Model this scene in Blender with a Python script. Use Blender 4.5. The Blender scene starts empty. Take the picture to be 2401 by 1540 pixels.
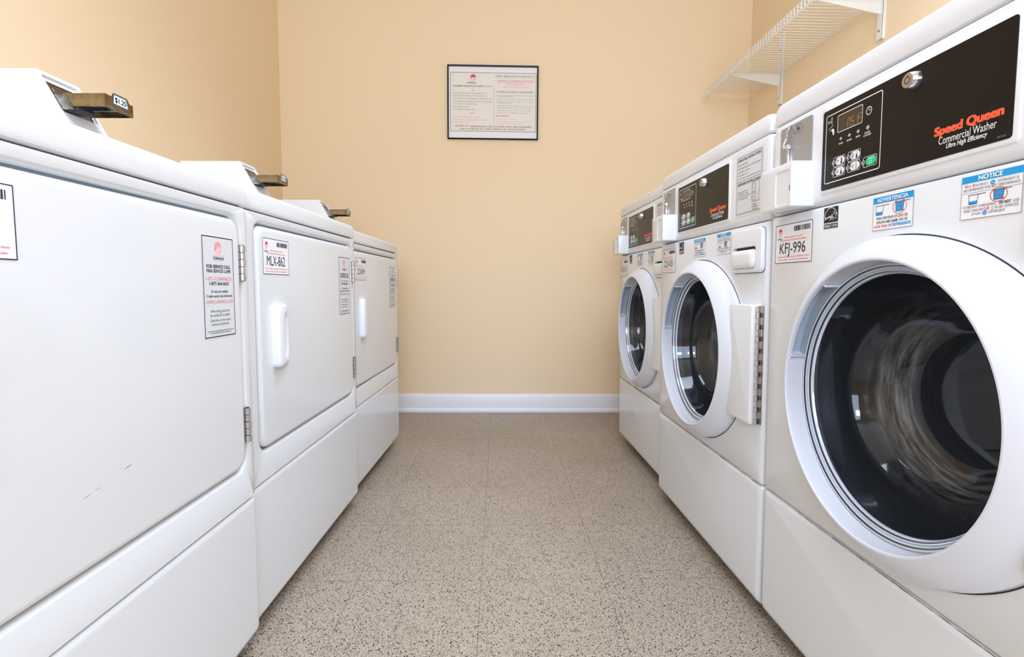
import bpy, bmesh, math, random
from mathutils import Matrix, Vector
S = bpy.context.scene
COL = S.collection
random.seed(7)

# ------------------------------------------------------------------ camera
cam_d = bpy.data.cameras.new('camera'); cam = bpy.data.objects.new('camera', cam_d); COL.objects.link(cam)
cam_d.sensor_fit = 'HORIZONTAL'; cam_d.sensor_width = 36.0; cam_d.lens = 1244.258 / 2401 * 36.0
cam_d.clip_start = 0.02; cam_d.clip_end = 50
RX = (0.9996417, -0.0259621, 0.0065102); UP = (-0.0044048, 0.0803395, 0.9967578); BK = (-0.0264010, -0.9964294, 0.0801964)
cam.matrix_world = Matrix(((RX[0], UP[0], BK[0], 0), (RX[1], UP[1], BK[1], 0), (RX[2], UP[2], BK[2], 0.727848), (0, 0, 0, 1)))
S.camera = cam

# ------------------------------------------------------------------ world, lamps, exposure
S.view_settings.view_transform = 'Standard'; S.view_settings.look = 'None'
S.view_settings.gamma = 1.0; S.view_settings.use_curve_mapping = False
S.view_settings.exposure = 0.64
wd = bpy.data.worlds.new('world'); S.world = wd; wd.use_nodes = True
wd.node_tree.nodes['Background'].inputs[0].default_value = (0.9, 0.95, 1.0, 1)
wd.node_tree.nodes['Background'].inputs[1].default_value = 0.3
def area(name, loc, target, sx, sy, power, col, spread=180):
    l = bpy.data.lights.new(name, 'AREA'); l.shape = 'RECTANGLE'; l.size = sx; l.size_y = sy; l.energy = power; l.color = col
    o = bpy.data.objects.new(name, l); COL.objects.link(o); o.location = loc
    o.rotation_euler = (Vector(target) - Vector(loc)).to_track_quat('-Z', 'Y').to_euler()
    l.spread = math.radians(spread)
    return o
area('flash_lamp', (-0.06, -0.75, 1.22), (0.0, 2.2, 1.0), 0.22, 0.16, 3.2, (0.82, 0.955, 1.18))
area('ceiling_lamp', (0.34, 0.9, 2.52), (0.22, 0.9, 0), 0.9, 2.9, 30, (0.82, 0.955, 1.19), 125)
area('rear_fill_light', (0.1, -2.3, 1.55), (0.1, 2, 1.15), 2.0, 1.5, 42, (0.76, 0.95, 1.28))  # added fill light behind the camera; no doorway is modelled
S.cycles.use_denoising = True
S.cycles.max_bounces = 10; S.cycles.diffuse_bounces = 6; S.cycles.glossy_bounces = 5; S.cycles.transparent_max_bounces = 12
S.cycles.caustics_reflective = False; S.cycles.caustics_refractive = False

# ------------------------------------------------------------------ materials
def lin(c):
    return tuple(((v / 255) / 12.92 if v / 255 <= 0.04045 else ((v / 255 + 0.055) / 1.055) ** 2.4) for v in c) + (1,)
def mat(name, rgb, rough=0.4, metal=0.0, spec=0.5, coat=0.0, emit=None):
    m = bpy.data.materials.new(name); m.use_nodes = True
    b = m.node_tree.nodes['Principled BSDF']
    b.inputs['Base Color'].default_value = lin(rgb); b.inputs['Roughness'].default_value = rough
    b.inputs['Metallic'].default_value = metal; b.inputs['Specular IOR Level'].default_value = spec
    b.inputs['Coat Weight'].default_value = coat; b.inputs['Coat Roughness'].default_value = 0.08
    if emit: b.inputs['Emission Color'].default_value = lin(emit[0]); b.inputs['Emission Strength'].default_value = emit[1]
    return m
def nodes(m): return m.node_tree.nodes, m.node_tree.links, m.node_tree.nodes['Principled BSDF']
def N(m, t, **kw):
    n = m.node_tree.nodes.new(t)
    for k, v in kw.items():
        if k in n.inputs: n.inputs[k].default_value = v
        else: setattr(n, k, v)
    return n
def bump(m, scale, strength, dist, coord='Object', detail=2):
    ns, lk, b = nodes(m)
    tc = N(m, 'ShaderNodeTexCoord'); no = N(m, 'ShaderNodeTexNoise', Scale=scale, Detail=detail)
    bp = N(m, 'ShaderNodeBump', Strength=strength, Distance=dist)
    lk.new(tc.outputs[coord], no.inputs['Vector']); lk.new(no.outputs['Fac'], bp.inputs['Height']); lk.new(bp.outputs['Normal'], b.inputs['Normal'])
    return no
def vary(m, c0, c1, scale, detail=3, lo=0.35, hi=0.65):
    ns, lk, b = nodes(m)
    tc = N(m, 'ShaderNodeTexCoord'); no = N(m, 'ShaderNodeTexNoise', Scale=scale, Detail=detail)
    r = N(m, 'ShaderNodeValToRGB'); r.color_ramp.elements[0].position = lo; r.color_ramp.elements[1].position = hi
    r.color_ramp.elements[0].color = lin(c0); r.color_ramp.elements[1].color = lin(c1)
    lk.new(tc.outputs['Object'], no.inputs['Vector']); lk.new(no.outputs['Fac'], r.inputs['Fac']); lk.new(r.outputs['Color'], b.inputs['Base Color'])
ENAMEL = mat('white_enamel', (227, 230, 233), 0.15, 0, 0.45); bump(ENAMEL, 60, 0.02, 0.002)
PLASTIC = mat('white_plastic', (232, 234, 238), 0.24, 0, 0.45)
RINGP = mat('white_door_plastic', (219, 222, 230), 0.2, 0, 0.5)
GREYP = mat('clear_rim', (214, 224, 236), 0.10, 0.35, 0.6)
DRIM = mat('dark_rim_line', (62, 72, 88), 0.15, 0.2)
POCKET_SHADE = mat('shaded_pocket_plastic', (178, 191, 202), 0.12, 0, 0.6)  # white ring plastic, darkened to paint the shade inside the finger pocket
GROOVE_SHADE = mat('door_groove_shade', (112, 124, 134), 0.6)  # grey strip that paints the deep shade at the back of the door groove
DARK = mat('dark_gap', (42, 42, 44), 0.7)
GRIME = mat('grimy_base_steel', (120, 118, 112), 0.55, 0.3); vary(GRIME, (70, 68, 64), (168, 166, 158), 22)
CHROME = mat('chrome', (214, 214, 218), 0.12, 1.0)
STEEL = mat('brushed_steel', (198, 194, 188), 0.32, 1.0); bump(STEEL, 220, 0.08, 0.001)
BRONZE = mat('tarnished_steel', (150, 134, 104), 0.30, 1.0); vary(BRONZE, (122, 106, 82), (150, 134, 108), 60)
GALV = mat('galvanised_steel', (150, 160, 164), 0.3, 0.9); vary(GALV, (96, 106, 110), (186, 194, 196), 45)
SILVER = mat('silver_plate', (172, 174, 176), 0.35, 0.55)
BLACKP = mat('black_panel', (19, 17, 16), 0.33, 0, 0.25); bump(BLACKP, 400, 0.05, 0.0005)
BLACK = mat('black_ink', (22, 20, 24), 0.6)
NAVY = mat('navy_ink', (28, 28, 66), 0.6)
GREY = mat('grey_ink', (120, 118, 116), 0.7)
RED = mat('red_ink', (222, 64, 82), 0.6)
PINK = mat('pink_ink', (240, 158, 160), 0.6)
ORANGE = mat('orange_red_ink', (248, 96, 62), 0.5, emit=None)
WHITE = mat('white_ink', (244, 244, 248), 0.5)
BLUE = mat('blue_ink', (0, 158, 226), 0.5)
CYAN = mat('label_blue', (60, 160, 200), 0.5)
GREEN = mat('green_key', (14, 206, 132), 0.4)
AMBER = mat('amber_segments', (176, 146, 84), 0.5)
DISP = mat('brown_display', (66, 50, 38), 0.15)
LEDG = mat('grey_lens', (176, 174, 166), 0.3)
PAPER = mat('sticker_paper', (243, 243, 247), 0.45)
SILVPAPER = mat('silver_sticker_paper', (219, 223, 226), 0.4)
CREAM = mat('notice_paper', (234, 230, 222), 0.6)
MATB = mat('notice_mount', (240, 238, 240), 0.6)
FRAMEB = mat('black_frame', (9, 9, 10), 0.35, 0, 0.3)
DIRT = mat('brown_dirt', (84, 74, 60), 0.8)
SCUFF = mat('scuff', (150, 162, 170), 0.6)
SHELFW = mat('white_coated_wire', (232, 230, 222), 0.4)
TRIMW = mat('white_trim_paint', (236, 237, 243), 0.35)
CEILM = mat('ceiling_paint', (238, 236, 230), 0.9)
WALL = mat('tan_wall_paint', (243, 220, 185), 0.62, 0, 0.3); bump(WALL, 130, 0.10, 0.002)
DRUM = mat('drum_steel', (70, 72, 76), 0.4, 0.8)

def floor_material():
    m = mat('speckled_vinyl_tile', (186, 172, 156), 0.42, 0, 0.4)
    ns, lk, b = nodes(m)
    tc = N(m, 'ShaderNodeTexCoord')
    def vor(scale, lo, hi, thr):
        v = N(m, 'ShaderNodeTexVoronoi', Scale=scale)
        lk.new(tc.outputs['Object'], v.inputs['Vector'])
        d = N(m, 'ShaderNodeMapRange'); d.inputs[1].default_value = lo; d.inputs[2].default_value = hi; d.inputs[3].default_value = 1; d.inputs[4].default_value = 0
        lk.new(v.outputs['Distance'], d.inputs[0])
        sp = N(m, 'ShaderNodeSeparateColor'); lk.new(v.outputs['Color'], sp.inputs[0])
        g = N(m, 'ShaderNodeMath', operation='GREATER_THAN'); lk.new(sp.outputs[0], g.inputs[0]); g.inputs[1].default_value = thr
        mu = N(m, 'ShaderNodeMath', operation='MULTIPLY'); lk.new(d.outputs[0], mu.inputs[0]); lk.new(g.outputs[0], mu.inputs[1])
        return mu.outputs[0]
    no = N(m, 'ShaderNodeTexNoise', Scale=420.0, Detail=4, Roughness=0.7); lk.new(tc.outputs['Object'], no.inputs['Vector'])
    r = N(m, 'ShaderNodeValToRGB'); e = r.color_ramp.elements
    e[0].position = 0.36; e[0].color = lin((104, 94, 85)); e[1].position = 0.64; e[1].color = lin((214, 203, 189))
    x = r.color_ramp.elements.new(0.48); x.color = lin((179, 164, 147))
    lk.new(no.outputs['Fac'], r.inputs['Fac'])
    big = N(m, 'ShaderNodeTexNoise', Scale=2.2, Detail=3); lk.new(tc.outputs['Object'], big.inputs['Vector'])
    br = N(m, 'ShaderNodeValToRGB'); br.color_ramp.elements[0].position = 0.3; br.color_ramp.elements[1].position = 0.7
    br.color_ramp.elements[0].color = (0.80, 0.77, 0.73, 1); br.color_ramp.elements[1].color = (0.93, 0.91, 0.88, 1)
    lk.new(big.outputs['Fac'], br.inputs['Fac'])
    mm = N(m, 'ShaderNodeMix', data_type='RGBA', blend_type='MULTIPLY'); mm.inputs[0].default_value = 1
    lk.new(r.outputs[0], mm.inputs[6]); lk.new(br.outputs[0], mm.inputs[7])
    cur = mm.outputs[2]
    for sc, lo, hi, th, col in ((480, 0.30, 0.50, 0.62, (92, 78, 66)), (310, 0.28, 0.44, 0.70, (80, 66, 56)), (205, 0.28, 0.43, 0.72, (28, 25, 34))):
        f = vor(sc, lo, hi, th)
        mx = N(m, 'ShaderNodeMix', data_type='RGBA'); lk.new(f, mx.inputs[0]); lk.new(cur, mx.inputs[6]); mx.inputs[7].default_value = lin(col)
        cur = mx.outputs[2]
    # tile joints on a 12 inch grid
    sx = N(m, 'ShaderNodeSeparateXYZ'); lk.new(tc.outputs['Object'], sx.inputs[0])
    masks = []
    for ax, off in ((0, -0.03914), (1, 1.26396)):
        a = N(m, 'ShaderNodeMath', operation='SUBTRACT'); lk.new(sx.outputs[ax], a.inputs[0]); a.inputs[1].default_value = off - 0.3048 * 20
        q = N(m, 'ShaderNodeMath', operation='PINGPONG'); lk.new(a.outputs[0], q.inputs[0]); q.inputs[1].default_value = 0.1524
        l = N(m, 'ShaderNodeMath', operation='LESS_THAN'); lk.new(q.outputs[0], l.inputs[0]); l.inputs[1].default_value = 0.0006
        masks.append(l.outputs[0])
    mxm = N(m, 'ShaderNodeMath', operation='MAXIMUM'); lk.new(masks[0], mxm.inputs[0]); lk.new(masks[1], mxm.inputs[1])
    fa = N(m, 'ShaderNodeMath', operation='MULTIPLY'); lk.new(mxm.outputs[0], fa.inputs[0]); fa.inputs[1].default_value = 0.75
    mx = N(m, 'ShaderNodeMix', data_type='RGBA'); lk.new(fa.outputs[0], mx.inputs[0]); lk.new(cur, mx.inputs[6]); mx.inputs[7].default_value = lin((84, 72, 60))
    lk.new(mx.outputs[2], b.inputs['Base Color'])
    return m
FLOOR = floor_material()

def glass_material():
    m = bpy.data.materials.new('dark_door_glass'); m.use_nodes = True
    ns, lk = m.node_tree.nodes, m.node_tree.links
    ns.clear()
    out = ns.new('ShaderNodeOutputMaterial')
    tr = ns.new('ShaderNodeBsdfTransparent'); tr.inputs[0].default_value = (0.34, 0.35, 0.38, 1)
    gl = ns.new('ShaderNodeBsdfGlossy'); gl.inputs['Roughness'].default_value = 0.06; gl.inputs[0].default_value = (0.95, 0.97, 1, 1)
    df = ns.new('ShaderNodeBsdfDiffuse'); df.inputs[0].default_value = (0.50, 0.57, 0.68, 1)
    fr = ns.new('ShaderNodeFresnel'); fr.inputs[0].default_value = 1.5
    m1 = ns.new('ShaderNodeMixShader'); m2 = ns.new('ShaderNodeMixShader')
    tc = ns.new('ShaderNodeTexCoord')
    # pale streaks run round the bowl, strongest at lower left: polar coordinates about the door axis (object origin)
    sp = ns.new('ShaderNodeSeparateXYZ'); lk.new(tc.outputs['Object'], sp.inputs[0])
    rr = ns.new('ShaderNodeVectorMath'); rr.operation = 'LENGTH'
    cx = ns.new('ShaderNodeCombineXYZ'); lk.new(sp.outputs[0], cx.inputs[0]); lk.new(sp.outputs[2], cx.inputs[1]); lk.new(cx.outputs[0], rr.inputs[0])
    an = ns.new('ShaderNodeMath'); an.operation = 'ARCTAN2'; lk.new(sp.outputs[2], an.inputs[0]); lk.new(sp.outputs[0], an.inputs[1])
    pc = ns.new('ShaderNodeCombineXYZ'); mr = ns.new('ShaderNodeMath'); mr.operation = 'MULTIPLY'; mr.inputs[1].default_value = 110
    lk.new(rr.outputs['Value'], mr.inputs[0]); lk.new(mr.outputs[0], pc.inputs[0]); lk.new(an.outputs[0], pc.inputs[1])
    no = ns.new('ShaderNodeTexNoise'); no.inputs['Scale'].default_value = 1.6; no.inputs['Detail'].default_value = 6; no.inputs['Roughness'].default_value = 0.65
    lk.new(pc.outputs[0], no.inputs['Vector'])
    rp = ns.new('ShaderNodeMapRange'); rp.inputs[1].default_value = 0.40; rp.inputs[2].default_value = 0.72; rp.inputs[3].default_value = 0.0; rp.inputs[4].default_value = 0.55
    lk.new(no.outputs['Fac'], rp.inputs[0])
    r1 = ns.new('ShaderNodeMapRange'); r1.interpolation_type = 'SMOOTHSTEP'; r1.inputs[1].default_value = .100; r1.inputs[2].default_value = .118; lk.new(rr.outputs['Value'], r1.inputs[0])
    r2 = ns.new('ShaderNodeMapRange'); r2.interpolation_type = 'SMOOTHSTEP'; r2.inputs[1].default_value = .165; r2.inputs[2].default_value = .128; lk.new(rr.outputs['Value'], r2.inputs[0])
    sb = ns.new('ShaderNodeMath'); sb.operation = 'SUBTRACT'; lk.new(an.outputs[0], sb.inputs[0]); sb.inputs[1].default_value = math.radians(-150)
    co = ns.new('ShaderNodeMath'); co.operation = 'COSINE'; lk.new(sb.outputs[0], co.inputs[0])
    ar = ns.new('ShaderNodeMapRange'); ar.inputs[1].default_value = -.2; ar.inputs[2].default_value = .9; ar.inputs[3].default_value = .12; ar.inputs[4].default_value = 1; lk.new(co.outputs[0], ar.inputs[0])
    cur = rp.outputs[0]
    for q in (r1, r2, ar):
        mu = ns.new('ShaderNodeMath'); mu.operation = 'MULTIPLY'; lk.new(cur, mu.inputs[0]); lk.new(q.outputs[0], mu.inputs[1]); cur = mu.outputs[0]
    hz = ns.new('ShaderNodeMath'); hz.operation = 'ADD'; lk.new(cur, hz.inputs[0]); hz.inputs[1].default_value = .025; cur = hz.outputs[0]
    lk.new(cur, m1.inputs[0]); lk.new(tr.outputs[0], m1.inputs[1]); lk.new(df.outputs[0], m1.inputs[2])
    lk.new(fr.outputs[0], m2.inputs[0]); lk.new(m1.outputs[0], m2.inputs[1]); lk.new(gl.outputs[0], m2.inputs[2])
    lk.new(m2.outputs[0], out.inputs[0])
    return m
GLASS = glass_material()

# ------------------------------------------------------------------ mesh builder
def rrect(x0, x1, z0, z1, r=0.0, n=4, rb=None):
    rb = r if rb is None else rb
    pts = []
    for (cx, cz, a0, q) in ((x0, z0, 180, rb), (x1, z0, 270, rb), (x1, z1, 0, r), (x0, z1, 90, r)):
        sx = 1 if cx == x0 else -1; sz = 1 if cz == z0 else -1
        for k in range(n + 1):
            a = math.radians(a0 + 90 * k / n)
            pts.append((cx + sx * q + q * math.cos(a), cz + sz * q + q * math.sin(a)))
    return pts
def circ(cx, cz, r, n=64):
    return [(cx + (r(t) if callable(r) else r) * math.cos(t), cz + (r(t) if callable(r) else r) * math.sin(t)) for t in (2 * math.pi * k / n for k in range(n))]
_tc = {}
def text_geo(s, bold=0.0, shear=0.0):
    k = (s, bold, shear)
    if k in _tc: return _tc[k]
    cu = bpy.data.curves.new('t', 'FONT'); cu.body = s; cu.resolution_u = 3; cu.offset = bold; cu.shear = shear
    ob = bpy.data.objects.new('t', cu); COL.objects.link(ob)
    bpy.context.view_layer.update()
    me = ob.evaluated_get(bpy.context.evaluated_depsgraph_get()).to_mesh()
    v = [(p.co.x, p.co.y) for p in me.vertices]; f = []
    for p in me.polygons:
        q = tuple(p.vertices); ar = sum(v[q[i - 1]][0] * v[q[i]][1] - v[q[i]][0] * v[q[i - 1]][1] for i in range(len(q)))
        if abs(ar) > 1e-9: f.append(q if ar > 0 else q[::-1])
    ob.evaluated_get(bpy.context.evaluated_depsgraph_get()).to_mesh_clear()
    bpy.data.objects.remove(ob); bpy.data.curves.remove(cu)
    _tc[k] = (v, f); return _tc[k]
CAP = max(y for x, y in text_geo('H')[0])
class MB:
    def __init__(s): s.v = []; s.f = []; s.m = []; s.mats = []; s.xf = None
    def mi(s, m):
        if m not in s.mats: s.mats.append(m)
        return s.mats.index(m)
    def add(s, vs, fs, m):
        b = len(s.v)
        s.v += [s.xf(p) for p in vs] if s.xf else [tuple(p) for p in vs]
        i = s.mi(m)
        for f in fs: s.f.append(tuple(b + k for k in f)); s.m.append(i)
        return s
    def loft(s, loops, m, cap0=False, cap1=True, skip=None):
        vs = []; fs = []; n = len(loops[0][0])
        for pts, y in loops:
            for p in pts: vs.append((p[0], y(p) if callable(y) else y, p[1]))
        for j in range(len(loops) - 1):
            for i in range(n):
                k = (i + 1) % n
                fs.append((j * n + i, j * n + k, (j + 1) * n + k, (j + 1) * n + i))
        if cap1: fs.append(tuple((len(loops) - 1) * n + i for i in range(n)))
        if cap0: fs.append(tuple(reversed(range(n))))
        return s.add(vs, fs, m)
    def rect(s, x0, x1, z0, z1, y, m, r=0.0):
        pts = rrect(x0, x1, z0, z1, r) if r else [(x0, z0), (x1, z0), (x1, z1), (x0, z1)]
        return s.add([(p[0], y, p[1]) for p in pts], [tuple(range(len(pts)))], m)
    def line(s, a, b, w, y, m):
        dx, dz = b[0] - a[0], b[1] - a[1]; l = math.hypot(dx, dz) or 1; nx, nz = -dz / l * w / 2, dx / l * w / 2
        return s.add([(a[0] - nx, y, a[1] - nz), (b[0] - nx, y, b[1] - nz), (b[0] + nx, y, b[1] + nz), (a[0] + nx, y, a[1] + nz)], [(0, 1, 2, 3)], m)
    def outline(s, pts, w, y, m, closed=True):
        # ribbon around a closed outline, w wide, inside the points' centre
        cx = sum(p[0] for p in pts) / len(pts); cz = sum(p[1] for p in pts) / len(pts)
        n = len(pts); inner = []
        for i in range(n):
            p0, p1, p2 = pts[i - 1], pts[i], pts[(i + 1) % n]
            tx, tz = p2[0] - p0[0], p2[1] - p0[1]; l = math.hypot(tx, tz) or 1
            inner.append((p1[0] - tz / l * w, p1[1] + tx / l * w))
        vs = [(p[0], y, p[1]) for p in pts] + [(p[0], y, p[1]) for p in inner]
        fs = [(i, (i + 1) % n, n + (i + 1) % n, n + i) for i in range(n)]
        return s.add(vs, fs, m)
    def frame(s, x0, x1, z0, z1, w, y, m):
        s.rect(x0, x1, z0, z0 + w, y, m); s.rect(x0, x1, z1 - w, z1, y, m)
        s.rect(x0, x0 + w, z0 + w, z1 - w, y, m); return s.rect(x1 - w, x1, z0 + w, z1 - w, y, m)
    def disc(s, cx, cz, r, y, m, n=24, rz=None, a0=0, a1=360):
        rz = rz or r
        pts = [(cx + r * math.cos(math.radians(a0 + (a1 - a0) * k / n)), y, cz + rz * math.sin(math.radians(a0 + (a1 - a0) * k / n))) for k in range(n if a1 - a0 == 360 else n + 1)]
        return s.add(pts, [tuple(range(len(pts)))], m)
    def ring(s, cx, cz, r, w, y, m, n=32, rz=None, a0=0, a1=360):
        rz = rz or r; vs = []; fs = []
        c = n if a1 - a0 == 360 else n + 1
        for k in range(c):
            a = math.radians(a0 + (a1 - a0) * k / n)
            vs += [(cx + r * math.cos(a), y, cz + rz * math.sin(a)), (cx + (r - w) * math.cos(a), y, cz + (rz - w) * math.sin(a))]
        for k in range(n):
            a, b = 2 * k, 2 * ((k + 1) % c)
            fs.append((a, b, b + 1, a + 1))
        return s.add(vs, fs, m)
    def text(s, t, x0, x1, z, cap, y, m, bold=0.0, shear=0.0, zrise=0.0):
        # heavier strokes are made by a few slightly shifted copies of the letters
        v, f = text_geo(t, 0.0, shear); bw = max(bold, 0.0)
        a = min(p[0] for p in v) - bw; b = max(p[0] for p in v) + bw
        n = 0 if bw < .004 else max(1, math.ceil(bw / .022))
        k = 0
        for i in range(-n, n + 1):
            dx = bw * i / n if n else 0
            for dz in ((-.45 * bw, .45 * bw) if bw > .015 else (0,)):
                k += 1
                s.add([(x0 + (p[0] + dx - a) / (b - a) * (x1 - x0), y - 9e-6 * k, z + (p[1] + dz) / CAP * cap) for p in v], f, m)
        return s
    def ctext(s, t, cx, z, cap, y, m, bold=0.0, cond=0.85, shear=0.0, width=None):
        v, f = text_geo(t, 0.0, shear)
        w = width or (max(p[0] for p in v) - min(p[0] for p in v)) / CAP * cap * cond
        return s.text(t, cx - w / 2, cx + w / 2, z, cap, y, m, bold, shear)
    def ltext(s, t, x, z, cap, y, m, bold=0.0, cond=0.85, shear=0.0):
        v, f = text_geo(t, 0.0, shear)
        w = (max(p[0] for p in v) - min(p[0] for p in v)) / CAP * cap * cond
        return s.text(t, x, x + w, z, cap, y, m, bold, shear)
    def box(s, x0, x1, y0, y1, z0, z1, m, bev=0.0, seg=2):
        bm = bmesh.new(); bmesh.ops.create_cube(bm, size=1)
        for v in bm.verts: v.co = ((x0 + x1) / 2 + v.co.x * (x1 - x0), (y0 + y1) / 2 + v.co.y * (y1 - y0), (z0 + z1) / 2 + v.co.z * (z1 - z0))
        if bev: bmesh.ops.bevel(bm, geom=bm.edges[:], offset=bev, segments=seg, affect='EDGES', profile=0.5)
        bm.verts.index_update()
        s.add([tuple(v.co) for v in bm.verts], [tuple(v.index for v in f.verts) for f in bm.faces], m); bm.free(); return s
    def prism(s, prof, x0, x1, m):   # profile in (y, z), extruded along x; closed
        n = len(prof); vs = [(x0, p[0], p[1]) for p in prof] + [(x1, p[0], p[1]) for p in prof]
        fs = [(i, (i + 1) % n, n + (i + 1) % n, n + i) for i in range(n)] + [tuple(reversed(range(n))), tuple(range(n, 2 * n))]
        return s.add(vs, fs, m)
    def tube(s, a, b, r, m, n=8, cap=True, r2=None):
        a, b = Vector(a), Vector(b); d = (b - a).normalized()
        u = d.cross(Vector((0, 0, 1)) if abs(d.z) < 0.9 else Vector((1, 0, 0))).normalized(); w = d.cross(u)
        r2 = r if r2 is None else r2; vs = []
        for p, q in ((a, r), (b, r2)):
            for k in range(n):
                t = 2 * math.pi * k / n; vs.append(tuple(p + u * (q * math.cos(t)) + w * (q * math.sin(t))))
        fs = [(i, (i + 1) % n, n + (i + 1) % n, n + i) for i in range(n)]
        if cap: fs += [tuple(reversed(range(n))), tuple(range(n, 2 * n))]
        return s.add(vs, fs, m)
    def path(s, pts, r, m, n=8):
        for a, b in zip(pts, pts[1:]): s.tube(a, b, r, m, n)
        return s
    def build(s, name, parent=None, angle=35, origin=None, fix=True):
        me = bpy.data.meshes.new(name)
        v = s.v if origin is None else [(p[0] - origin[0], p[1] - origin[1], p[2] - origin[2]) for p in s.v]
        me.from_pydata(v, [], s.f); me.update()
        for m in s.mats: me.materials.append(m)
        me.polygons.foreach_set('material_index', s.m)
        me.shade_smooth(); me.set_sharp_from_angle(angle=math.radians(angle)); me.update()
        o = bpy.data.objects.new(name, me); COL.objects.link(o)
        if parent is not None: o.parent = parent
        if origin is not None: o.location = origin
        return o
def tag(o, label=None, cat=None, group=None, kind=None):
    if label: o['label'] = label
    if cat: o['category'] = cat
    if group: o['group'] = group
    if kind: o['kind'] = kind
    return o
def child(o, parent, origin=(0, 0, 0)):  # parent a part under a part whose own origin is shifted
    o.parent = parent; o.location = Vector(o.location) - Vector(origin); return o
def thing(name, loc, label, cat, group=None, axes=None):
    o = bpy.data.objects.new(name, None); COL.objects.link(o); o.empty_display_size = 0.1
    if axes:
        x, y, z = axes
        o.matrix_world = Matrix(((x[0], y[0], z[0], loc[0]), (x[1], y[1], z[1], loc[1]), (x[2], y[2], z[2], loc[2]), (0, 0, 0, 1)))
    else: o.location = loc
    return tag(o, label, cat, group)
W = 0.68276   # width of every machine

# ------------------------------------------------------------------ the room
XL, XR, YB, YF, ZC = -1.200, 1.400, 3.0316, -2.6, 2.55
def slab(name, x0, x1, y0, y1, z0, z1, m):
    return tag(MB().box(x0, x1, y0, y1, z0, z1, m).build(name), kind='structure')
slab('floor', XL - .1, XR + .1, YF - .1, YB + .1, -0.06, 0, FLOOR)
slab('ceiling', XL - .1, XR + .1, YF - .1, YB + .1, ZC, ZC + .06, CEILM)
slab('wall_back', XL, XR, YB, YB + .1, 0, ZC, WALL)
slab('wall_left', XL - .1, XL, YF, YB, 0, ZC, WALL)
slab('wall_right', XR, XR + .1, YF, YB, 0, ZC, WALL)
slab('wall_front', XL, XR, YF - .1, YF, 0, ZC, WALL)
b = MB()
b.prism([(YB, 0), (YB - .020, 0), (YB - .020, .012), (YB - .016, .020), (YB - .011, .023), (YB - .011, .086), (YB - .007, .097), (YB - .004, .1035), (YB, .1045)], XL, XR, TRIMW)
tag(b.build('baseboard_back', angle=25), kind='structure')

# ------------------------------------------------------------------ shared sticker art (front faces -y)
def logo(b, cx, cz, r, y, top, low):
    """red sun over slanted rays, used on the service stickers and on the framed notice"""
    b.disc(cx, cz, r, y, top, 32)
    b.disc(cx, cz, r * 0.98, y - .00012, low, 24, a0=180, a1=360)
    for k in range(3):
        x = cx - r * .35 + k * r * .42
        b.line((x - r * .95, cz - r * 1.55), (x + r * .35, cz + r * .02), r * .16, y - .00024, WHITE)
        b.line((x - r * .72, cz - r * 1.55), (x - r * .1, cz - r * .78), r * .14, y - .00012, low)
def id_sticker(code, x0, z0, parent, origin, w=.1205, h=.0745, ink=NAVY):
    b = MB(); x1, z1 = x0 + w, z0 + h; y = -.0006
    b.rect(x0, x1, z0, z1, y, PAPER); b.frame(x0, x1, z0, z1, .0011, y - .0002, ink)
    yt = y - .0003
    logo(b, x0 + .0165, z1 - .0135, .0062, yt, RED, PINK)
    b.text('Coinmach', x0 + .006, x0 + .0225, z1 - .0285, .0030, yt, ink, .02)
    xb = x0 + .063; rnd = random.Random(code)
    while xb < x1 - .008:
        ww = rnd.choice((.0007, .0012, .002, .0028)); b.rect(xb, min(xb + ww, x1 - .006), z1 - .0155, z1 - .006, yt, ink); xb += ww + rnd.choice((.0007, .0011, .0016))
    b.text('When reporting a service call,', x0 + .031, x0 + .091, z1 - .0262, .0030, yt, RED)
    b.text('please reference this machine ID number:', x0 + .018, x0 + .103, z1 - .0320, .0030, yt, RED)
    b.text(code, x0 + .016, x0 + .101, z0 + .0185, .0200, yt, ink, -.004)
    b.text('Cuando reporte una maquina necesitando servicio', x0 + .009, x0 + .113, z0 + .0110, .0028, yt, RED)
    b.text('por favor refiere a este n\u00famero de identificaci\u00f3n.', x0 + .011, x0 + .111, z0 + .0052, .0028, yt, RED)
    return child(b.build('machine_sticker', parent), parent, origin)
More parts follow.
